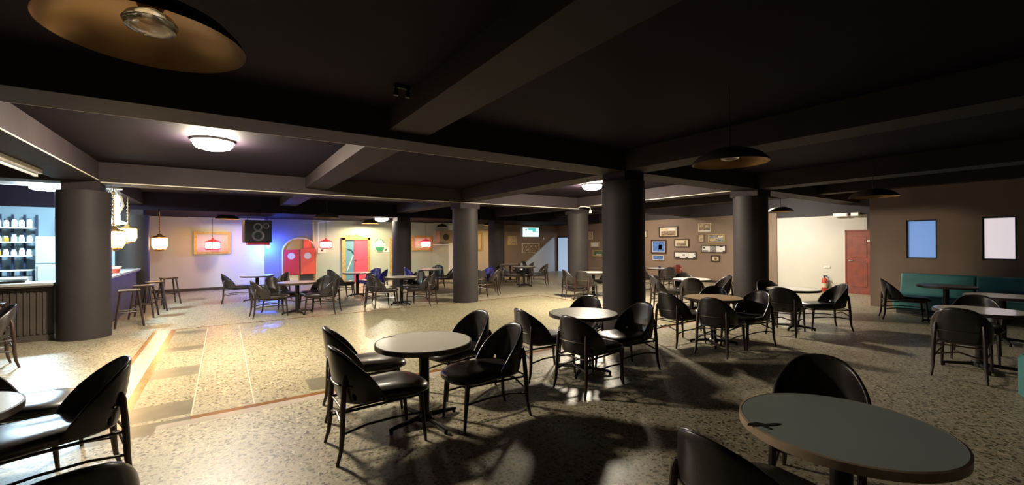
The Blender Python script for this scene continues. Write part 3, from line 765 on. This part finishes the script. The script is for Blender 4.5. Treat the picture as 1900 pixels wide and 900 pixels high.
frame_y('wall_decoration', 'gold and green frame around the rightmost red lantern', 7.15, 8.15, 1.31, 2.01, YW, .10, 'gold', 'wall_green', 'decoration', .08)
frame_y('wall_decoration', 'narrow gold frame edge showing left of the dark back pillar', 6.15, 6.95, .3, 1.90, YW, .12, 'gold', 'wall_green', 'decoration', .08)
frame_y('framed_picture', 'tall gold framed picture just right of the lone grey pillar', 10.62, 10.98, 1.26, 2.18, YW, .08, 'gold', 'wall_white', 'picture', .06)
# arched red double doors
t = struct('door_1', MB().prism([(-.60,.0),(.60,.0),(.60,1.33)]+[(.60*math.cos(q*PI/16), 1.33+.55*math.sin(q*PI/16)) for q in range(1,16)]+[(-.60,1.33)], -.03, 0, 'y'), M['mustard']); t.location = (2.52, YW, 0)
arc = [(.60,0),(.60,1.33)]+[(.60*math.cos(q*PI/16), 1.33+.55*math.sin(q*PI/16)) for q in range(1,16)]+[(-.60,1.33),(-.60,0)]
m = MB(); m.tube([(a,-.05,b_) for a,b_ in arc], .035, 8); obj('door_frame', m, M['cream'], t)
for k, (a, b_, mm, dy) in enumerate(((-.56,-.02,'red_door',-.07),(.02,.56,'orange_door',-.09))):
    m = MB(); m.box(a,dy-.03,.43,b_,dy,1.42 if k == 0 else 1.46); lf = obj('door_leaf', m, M[mm], t, 0, .01)
    m = MB(); c_ = (a+b_)/2-.02; m.prism([(c_+.13*math.cos(q*PI/12), 1.17+.13*math.sin(q*PI/12)) for q in range(24)], dy-.036, dy-.028, 'y'); obj('round_window', m, M['frame_pale'], lf)
    m = MB(); m.box(a+.08,dy-.035,.52,b_-.08,dy-.028,.92); obj('door_panel', m, M[mm], lf, 0, .005)
m = MB(); m.box(.13,-.08,1.46,.40,-.05,1.80); obj('upper_panel', m, M['orange_door'], t, 0)
m = MB(); m.box(-.50,-.06,.05,-.05,-.04,.42); obj('lower_board', m, M['cream'], t, 0)
m = MB(); m.box(.0,-.05,.05,.5,-.035,.42); obj('lower_gap', m, M['wall_dark'], t, 0)
# pink door with gold frame and blue room beyond
m = MB(); m.box(0,-.02,0,.36,0,1.80); t = struct('door_2', m, M['blue_room']); t.location = (4.25, YW, 0)
m = MB(); m.box(.36,-.05,0,.92,-.0,1.80); lf = obj('door_leaf', m, M['pink_door'], t, 0, .004)
m = MB(); m.lathe([(0,-.03),(.03,-.02),(.03,.02),(0,.03)], 12, (.42,-.08,.95)); obj('door_knob', m, M['chrome'], lf)
for a,b_,c_,d_ in ((.44,.84,.95,1.65),(.44,.84,.2,.85)):
    m = MB(); m.box(a,-.058,c_,b_,-.05,d_); obj('door_panel', m, M['pink_door'], lf, 0, .006)
m = MB(); m.box(.92,-.09,0,1.02,0,1.90); m.box(-.14,-.09,0,0,0,1.90); m.box(-.14,-.09,1.80,1.02,0,1.92); obj('door_frame', m, M['gold'], t, 0, .008)
m = MB(); m.tube([(.06,-.05,.50),(.32,-.05,1.15)], .025, 8); obj('handrail', m, M['white_plastic'], t)
m = MB(); m.tube([(.1,-.04,1.4),(.25,-.04,1.38),(.34,-.04,1.22)], .015, 6); obj('wall_curl', m, M['frame_navy'], t)
m = MB(); m.prism([(0,1.92),(.15,2.02),(.3,1.98),(.45,2.05),(.6,1.98),(.75,1.92)], -.07, 0, 'y'); obj('crest', m, M['gold'], t, 0)
# round sign
t = thing('round_sign', 'round wall sign with green lower half right of the pink door', 'sign', (5.70,YW,1.57))
m = MB(); m.prism([(.27*math.cos(q*PI/16), .30*math.sin(q*PI/16)) for q in range(32)], -.03, 0, 'y'); bd = obj('board', m, M['paper'], t)
m = MB(); m.prism([(.20*math.cos(q*PI/12), -.06+.22*math.sin(q*PI/12)) for q in range(12,25)], -.04, -.029, 'y'); obj('green_half', m, M['green_sign'], bd, 0)
pa = [(.25*math.cos(q*PI/12), .04+.25*math.sin(q*PI/12)) for q in range(1,12)]+[(.17*math.cos(q*PI/12), .04+.17*math.sin(q*PI/12)) for q in range(11,0,-1)]
for q in range(1,11):
    a = [(.25*math.cos(w_*PI/12), .04+.25*math.sin(w_*PI/12)) for w_ in (q+.15,q+.85)]+[(.18*math.cos(w_*PI/12), .04+.18*math.sin(w_*PI/12)) for w_ in (q+.85,q+.15)]
    m = MB(); m.prism(a, -.038, -.029, 'y'); obj('letter_mark', m, M['green_sign'], bd, 0)
def plate(label, x0, x1, z0, z1, mk=True):
    t = thing('notice', label, 'notice', ((x0+x1)/2,YW,z0)); W = (x1-x0)/2
    m = MB(); m.box(-W,-.015,0,W,0,z1-z0); obj('board', m, M['paper'], t, 0)
    m = MB(); m.prism([(-W*.35,(z1-z0)*.35),(W*.35,(z1-z0)*.35),(0,(z1-z0)*.8)], -.02, -.015, 'y'); obj('symbol', m, M['ink'], t, 0)
plate('small white notice with a dark symbol below the middle red lantern', 3.19, 3.49, 1.27, 1.48)
plate('small white notice beside the round green sign', 5.87, 6.11, 1.25, 1.48)
# cream strips and shelf rail on the wall
for i, (xa, xb, mm) in enumerate(((2.99,3.06,'cream'),(7.02,7.12,'cream'),(9.06,9.27,'white_plastic'))):
    m = MB(); m.box(xa,YB-.03,0,xb,YB,SOF-.1); struct('trim_%d' % (50+i), m, M[mm])
m = MB(); m.box(8.2,YB-.12,1.55,9.05,YB,1.60); struct('trim_60', m, M['white_plastic'])
m = MB(); m.box(8.2,YB-.02,.0,9.05,YB,1.55); struct('trim_61', m, M['wall_green'])
t = thing('wall_speaker', 'brownish cabinet speaker on the wall left of the lone grey pillar', 'speaker', (8.72,YB-.25,1.66))
m = MB(); m.box(-.35,-.2,0,.35,.2,.60); obj('cabinet', m, M['beige_box'], t, 0, .01)
m = MB(); m.prism([(.16*math.cos(q*PI/12), .27+.16*math.sin(q*PI/12)) for q in range(24)], -.21, -.2, 'y'); obj('grille', m, M['black'], t)
brass_pendant(8.05, 17.2, 2.36, .24, 'small dark saucer pendant above the wall cabinet speaker', SOF)
# large hanging speaker with blue light
t = thing('hanging_speaker', 'large black double-cone speaker hanging left of the blue-lit wall', 'speaker', (1.0,17.2,1.62), math.radians(6))
m = MB(); m.box(-.43,-.25,.08,.40,.25,.86); cb = obj('cabinet', m, M['black'], t, 0, .02)
for a, b_, r_ in ((-.03,.62,.14),(.22,.66,.10),(-.02,.32,.19)):
    m = MB()
    pr = [(r_,0),(r_*.95,-.02),(r_*.5,.03),(r_*.22,.035),(.0,.02)]
    n = 24
    m.lathe([(r_,0),(r_*1.0,.02),(r_*.88,.022),(r_*.4,-.03),(r_*.2,-.01),(0,0)], n); o = obj('cone', m, M['cone'], cb, 60, closed=False); o.location = (a,-.253,b_); o.rotation_euler = (PI/2,0,0)
m = MB(); m.box(-.32,-.2,.0,.34,.2,.08); obj('base_tray', m, M['red_door'], t, 0)
for s_ in (-1,1):
    m = MB(); m.tube([(s_*.3,0,.86),(s_*.3,0,1.0)], .012, 6); obj('hanger', m, M['iron'], t)
t = thing('blue_spotlight', 'small glowing blue spotlight below the hanging black speaker', 'spotlight', (1.40,18.25,1.60))
m = MB(); m.lathe([(0,.06),(.05,.06),(.06,-.02),(0,-.02)], 16); obj('housing', m, M['black'], t)
m = MB(); m.tube([(0,.38,.05),(0,0,.05)], .012, 6); obj('arm', m, M['iron'], t)
m = MB(); m.sphere((0,0,-.03), .065, 16); obj('lens', m, M['blue_glow'], t)
# white cable drop right of arched doors
m = MB(); m.tube([(3.18,18.5,1.62),(3.18,18.5,2.50),(3.22,18.48,2.54),(3.6,18.2,2.56)], .022, 8); tag(obj('cable_conduit', m, M['conduit']), 'white conduit dropping beside the middle red lantern', 'conduit')

# brown section
frame_y('framed_picture', 'small sepia framed picture at the far left of the brown wall', 12.52, 13.10, 1.51, 2.01, YW, .05, 'gold', 'sepia2')
frame_y('framed_picture', 'pale framed team photo below the lit screen on the brown wall', 13.47, 14.67, 1.06, 1.62, YW, .045, 'frame_pale', 'sepia', extra=((.2,.27,.55,.7,'cream_paper'),(.32,.38,.3,.45,'cream_paper'),(.5,.55,.6,.75,'cream_paper'),(.25,.3,.25,.38,'cream_paper'),(.75,.8,.6,.75,'cream_paper')))
t = frame_y('wall_screen', 'bright lit white and teal screen high on the brown wall', 13.45, 14.65, 1.95, 2.50, YB-.04, .02, 'black', 'screen', 'screen', .06, extra=((.35,.8,.72,.92,'screen_teal'),(.6,.8,.55,.72,'screen_teal'),(.2,.28,.72,.8,'ink')), group=None)
m = MB(); m.prism([(13.1,0),(13.1,.12),(15.60,1.93),(15.72,1.93),(15.72,0)], YB-.12, YB-.001, 'y'); struct('wall_light_patch', m, M['light_patch_blue'])  # slanted pale blue light patch, built as a coloured panel
t = thing('smoke_detector', 'small white cone lamp above the slanted blue light patch', 'lamp', (14.95,YB-.05,1.83)); m = MB(); m.lathe([(0,.14),(.02,.13),(.07,.0),(0,0)], 12); obj('cone', m, M['white_plastic'], t)
m = MB(); m.box(-.03,0,.02,.03,.05,.10); obj('bracket', m, M['black'], t, 0)
# lit doorway in the right wall at the far corner
m = MB(); m.box(XR-.05,17.42,0,XR-.001,17.50,1.98); m.box(XR-.05,18.52,0,XR-.001,18.60,1.98); m.box(XR-.05,17.50,1.92,XR-.001,18.52,1.98)
t = struct('door_3', m, M['frame_navy']); m = MB(); m.box(XR-.03,17.50,0,XR-.002,18.52,1.92); obj('lit_panel', m, M['doorway_glow'], t, 0)

# ------------------------------------------------------------------ right wall pictures
marks = ((.08,.16,.55,.72,'ink'),(.06,.28,.15,.3,'ink'),(.75,.88,.78,.88,'ink'),(.87,.95,.12,.28,'ink'))
frame_x('sepia framed group photo, top left of the picture wall', 11.70, 10.76, 1.85, 2.31, .04, 'frame_dark', 'cream_paper', ((.12,.88,.15,.55,'sepia'),(.5,.85,.6,.8,'paper')))
frame_x('blue portrait in a dark frame at the left of the picture wall', 12.13, 11.34, 1.12, 1.73, .06, 'frame_dark', 'paper', ((.12,.88,.14,.86,'blue_photo'),(.50,.72,.3,.65,'skin_photo')))
frame_x('small purple-grey print below the blue portrait', 12.04, 11.46, .82, 1.05, .03, 'frame_pale', 'blue_photo')
frame_x('small cream framed photo in the middle of the picture wall', 10.93, 10.24, 1.41, 1.75, .035, 'frame_dark', 'cream_paper', ((.15,.8,.15,.55,'sepia'),(.7,.8,.5,.8,'sepia')))
frame_x('wide white framed panel with small dark snapshots', 10.94, 9.92, .92, 1.22, .03, 'frame_dark', 'paper', ((.05,.25,.1,.3,'ink'),(.38,.5,.45,.6,'ink'),(.52,.62,.12,.3,'ink'),(.86,.95,.1,.3,'ink'),(.9,.96,.6,.7,'ink')))
frame_x('highest framed photo with a pale caption strip', 9.82, 9.28, 2.03, 2.37, .025, 'cream_paper', 'sepia', ((.1,.9,.08,.18,'paper'),(.1,.4,.55,.85,'sepia2'),(.55,.8,.5,.75,'sepia2')))
frame_x('faint brown print hardly darker than the wall', 9.84, 9.58, 1.61, 1.93, .02, 'wall_brown', 'sepia2')
frame_x('wide brown framed landscape photo at the upper right', 9.40, 8.73, 1.59, 1.92, .025, 'gold', 'grey_photo', ((.1,.55,.2,.55,'sepia2'),(.6,.9,.6,.85,'cream_paper')))
frame_x('long white framed panel with a grey centre picture', 9.70, 8.68, 1.195, 1.49, .03, 'frame_dark', 'paper', ((.36,.62,.08,.92,'grey_photo'),)+marks)
frame_x('small square dark framed picture, lowest at the right', 9.28, 8.93, .845, 1.085, .035, 'frame_dark', 'cream_paper', ((.32,.68,.28,.72,'sepia'),))
frame_x('picture edge showing right of the wide pillar', 12.72, 12.34, 1.83, 2.17, .03, 'frame_dark', 'cream_paper')
frame_x('cream print at the top left, beside the far grey pillar', 16.13, 15.80, 1.80, 2.20, .03, 'cream_paper', 'sepia2')
frame_x('small bright framed certificate left of the wide pillar', 15.93, 15.31, 1.38, 1.67, .04, 'gold', 'paper')
frame_x('green photo in a gold frame left of the wide pillar', 15.78, 15.0, .91, 1.23, .05, 'gold', 'green_photo', ((.3,.8,.15,.4,'frame_pale'),))
# red door in the white wall
m = MB(); m.box(XR-.05,3.70,0,XR-.001,4.86,1.92); t = struct('door_4', m, M['mahogany'], bevel=.006)
for a,b_,c_,d_ in ((4.36,4.72,1.10,1.75),(4.36,4.72,.22,.95),(3.84,4.20,1.10,1.75),(3.84,4.20,.22,.95)):
    m = MB(); m.box(XR-.065,a,c_,XR-.05,b_,d_); obj('door_panel', m, M['mahogany'], t, 0, .01)
m = MB(); m.box(XR-.06,4.86,0,XR-.001,4.90,1.95); m.box(XR-.06,3.70,1.92,XR-.001,4.90,1.96); obj('door_frame', m, M['mahogany'], t, 0)
m = MB(); m.tube([(XR-.08,4.79,1.02),(XR-.08,4.70,1.02)], .014, 8); m.tube([(XR-.08,4.79,1.02),(XR-.05,4.79,1.02)], .02, 8); obj('handle', m, M['chrome'], t)
m = MB(); m.box(XR-.06,4.27,1.60,XR-.05,4.50,1.64); obj('name_plate', m, M['paper'], t, 0)
m = MB(); m.box(XR-.06,3.62,1.96,XR-.001,4.36,2.43); struct('trim_70', m, M['frame_dark'])
# light boxes hanging under beam by the white wall
for a, b_, lab in ((4.80,5.18,'longer white box light above the red door'),(4.52,4.72,'shorter cream box light above the red door')):
    t = thing('box_light', lab, 'light', (XR-.12,(a+b_)/2,2.38)); W = (b_-a)/2
    m = MB(); m.box(-.05,-W,0,.05,W,.11); obj('housing', m, M['paper'], t, 0, .008)
    m = MB(); m.box(-.06,-W*.85,.02,-.05,W*.85,.09); obj('diffuser', m, mat('dim_diffuser_'+lab[:5], (.8,.75,.65), .4, emit=(1,.9,.75), es=.6), t, 0)
    m = MB(); m.box(.05,-.03,.03,.12,.03,.08); obj('bracket', m, M['black'], t, 0)
# fire extinguisher
t = thing('fire_extinguisher', 'red fire extinguisher standing by the white wall left of the red door', 'fire extinguisher', (XR-.14,5.42,0))
m = MB(); m.lathe([(0,0),(.075,0),(.08,.02),(.08,.36),(.06,.42),(.025,.45),(0,.45)], 20); cy = obj('cylinder', m, M['ext_red'], t)
m = MB(); m.lathe([(.081,.14),(.082,.14),(.082,.28),(.081,.28)], 20); obj('label_sleeve', m, M['cream_paper'], cy, closed=False)
m = MB(); m.lathe([(0,.45),(.02,.45),(.025,.49),(0,.50)], 12); m.box(-.02,-.07,.49,.02,.03,.52); obj('valve', m, M['black'], t)
m = MB(); m.tube([(0,-.05,.50),(0,-.12,.44),(0,-.12,.25),(0,-.09,.12)], .011, 8); obj('hose', m, M['black'], t)
t = thing('notice', 'small white notice above the fire extinguisher', 'notice', (XR-.001,5.40,.74), -PI/2); m = MB(); m.box(-.09,-.012,0,.09,0,.08); obj('board', m, M['paper'], t, 0)
m = MB(); m.box(-.06,-.015,.03,.06,-.012,.045); obj('line_print', m, M['cream_paper'], t, 0)
# picture spotlight on the beam
t = thing('track_spotlight', 'small white spotlight on a bracket arm beside the wide pillar top', 'spotlight', (9.6,9.55,2.60))
m = MB(); m.tube([(-.35,.1,.17),(-.30,.1,.17),(0,.02,.14),(0,0,.05)], .01, 8); obj('arm', m, M['white_plastic'], t)
m = MB(); m.lathe([(0,.07),(.03,.06),(.055,-.05),(0,-.05)], 16); obj('head', m, M['white_plastic'], t)
t = thing('twin_spotlight', 'unlit twin spotlights on the dark ceiling, centre top', 'spotlight', (1.38,3.80,2.995)); t.scale = (.62,.62,.62)
m = MB(); m.box(-.12,-.03,.12,.12,.03,.17); obj('bar', m, M['black'], t, 0)
for s_ in (-1,1):
    m = MB(); m.lathe([(0,.12),(.025,.11),(.04,.0),(.03,-.005),(0,.01)], 14, (s_*.09,0,0)); obj('head', m, M['black'], t)

# ------------------------------------------------------------------ teal banquette
t = thing('banquette', 'long teal vinyl banquette against the brown partition', 'sofa', (0,0,0))
for k in range(4):
    y1 = 2.95-k*1.2; y0 = y1-1.19
    m = MB(); m.box(12.42,y0,.10,12.98,y1,.43); obj('seat', m, M['teal'], t, 40, .04)
    m = MB(); m.prism([(13.28,.36),(12.98,.36),(13.12,.86),(13.28,.86)], y0, y1, 'y'); o = obj('backrest', m, M['teal'], t, 40, .03)
m = MB(); m.box(12.50,-1.8,0,13.28,2.90,.10); obj('plinth', m, M['black'], t, 0)
t = thing('teal_pouf', 'teal stool with a pale round top at the right edge', 'stool', (6.80,.42,0))
m = MB(); m.lathe([(0,0),(.17,0),(.20,.03),(.20,.40),(.17,.44),(0,.44)], 32); obj('body', m, M['teal'], t)
m = MB(); m.lathe([(0,.44),(.15,.44),(.15,.455),(0,.46)], 32); obj('top_pad', m, M['cloth'], t)
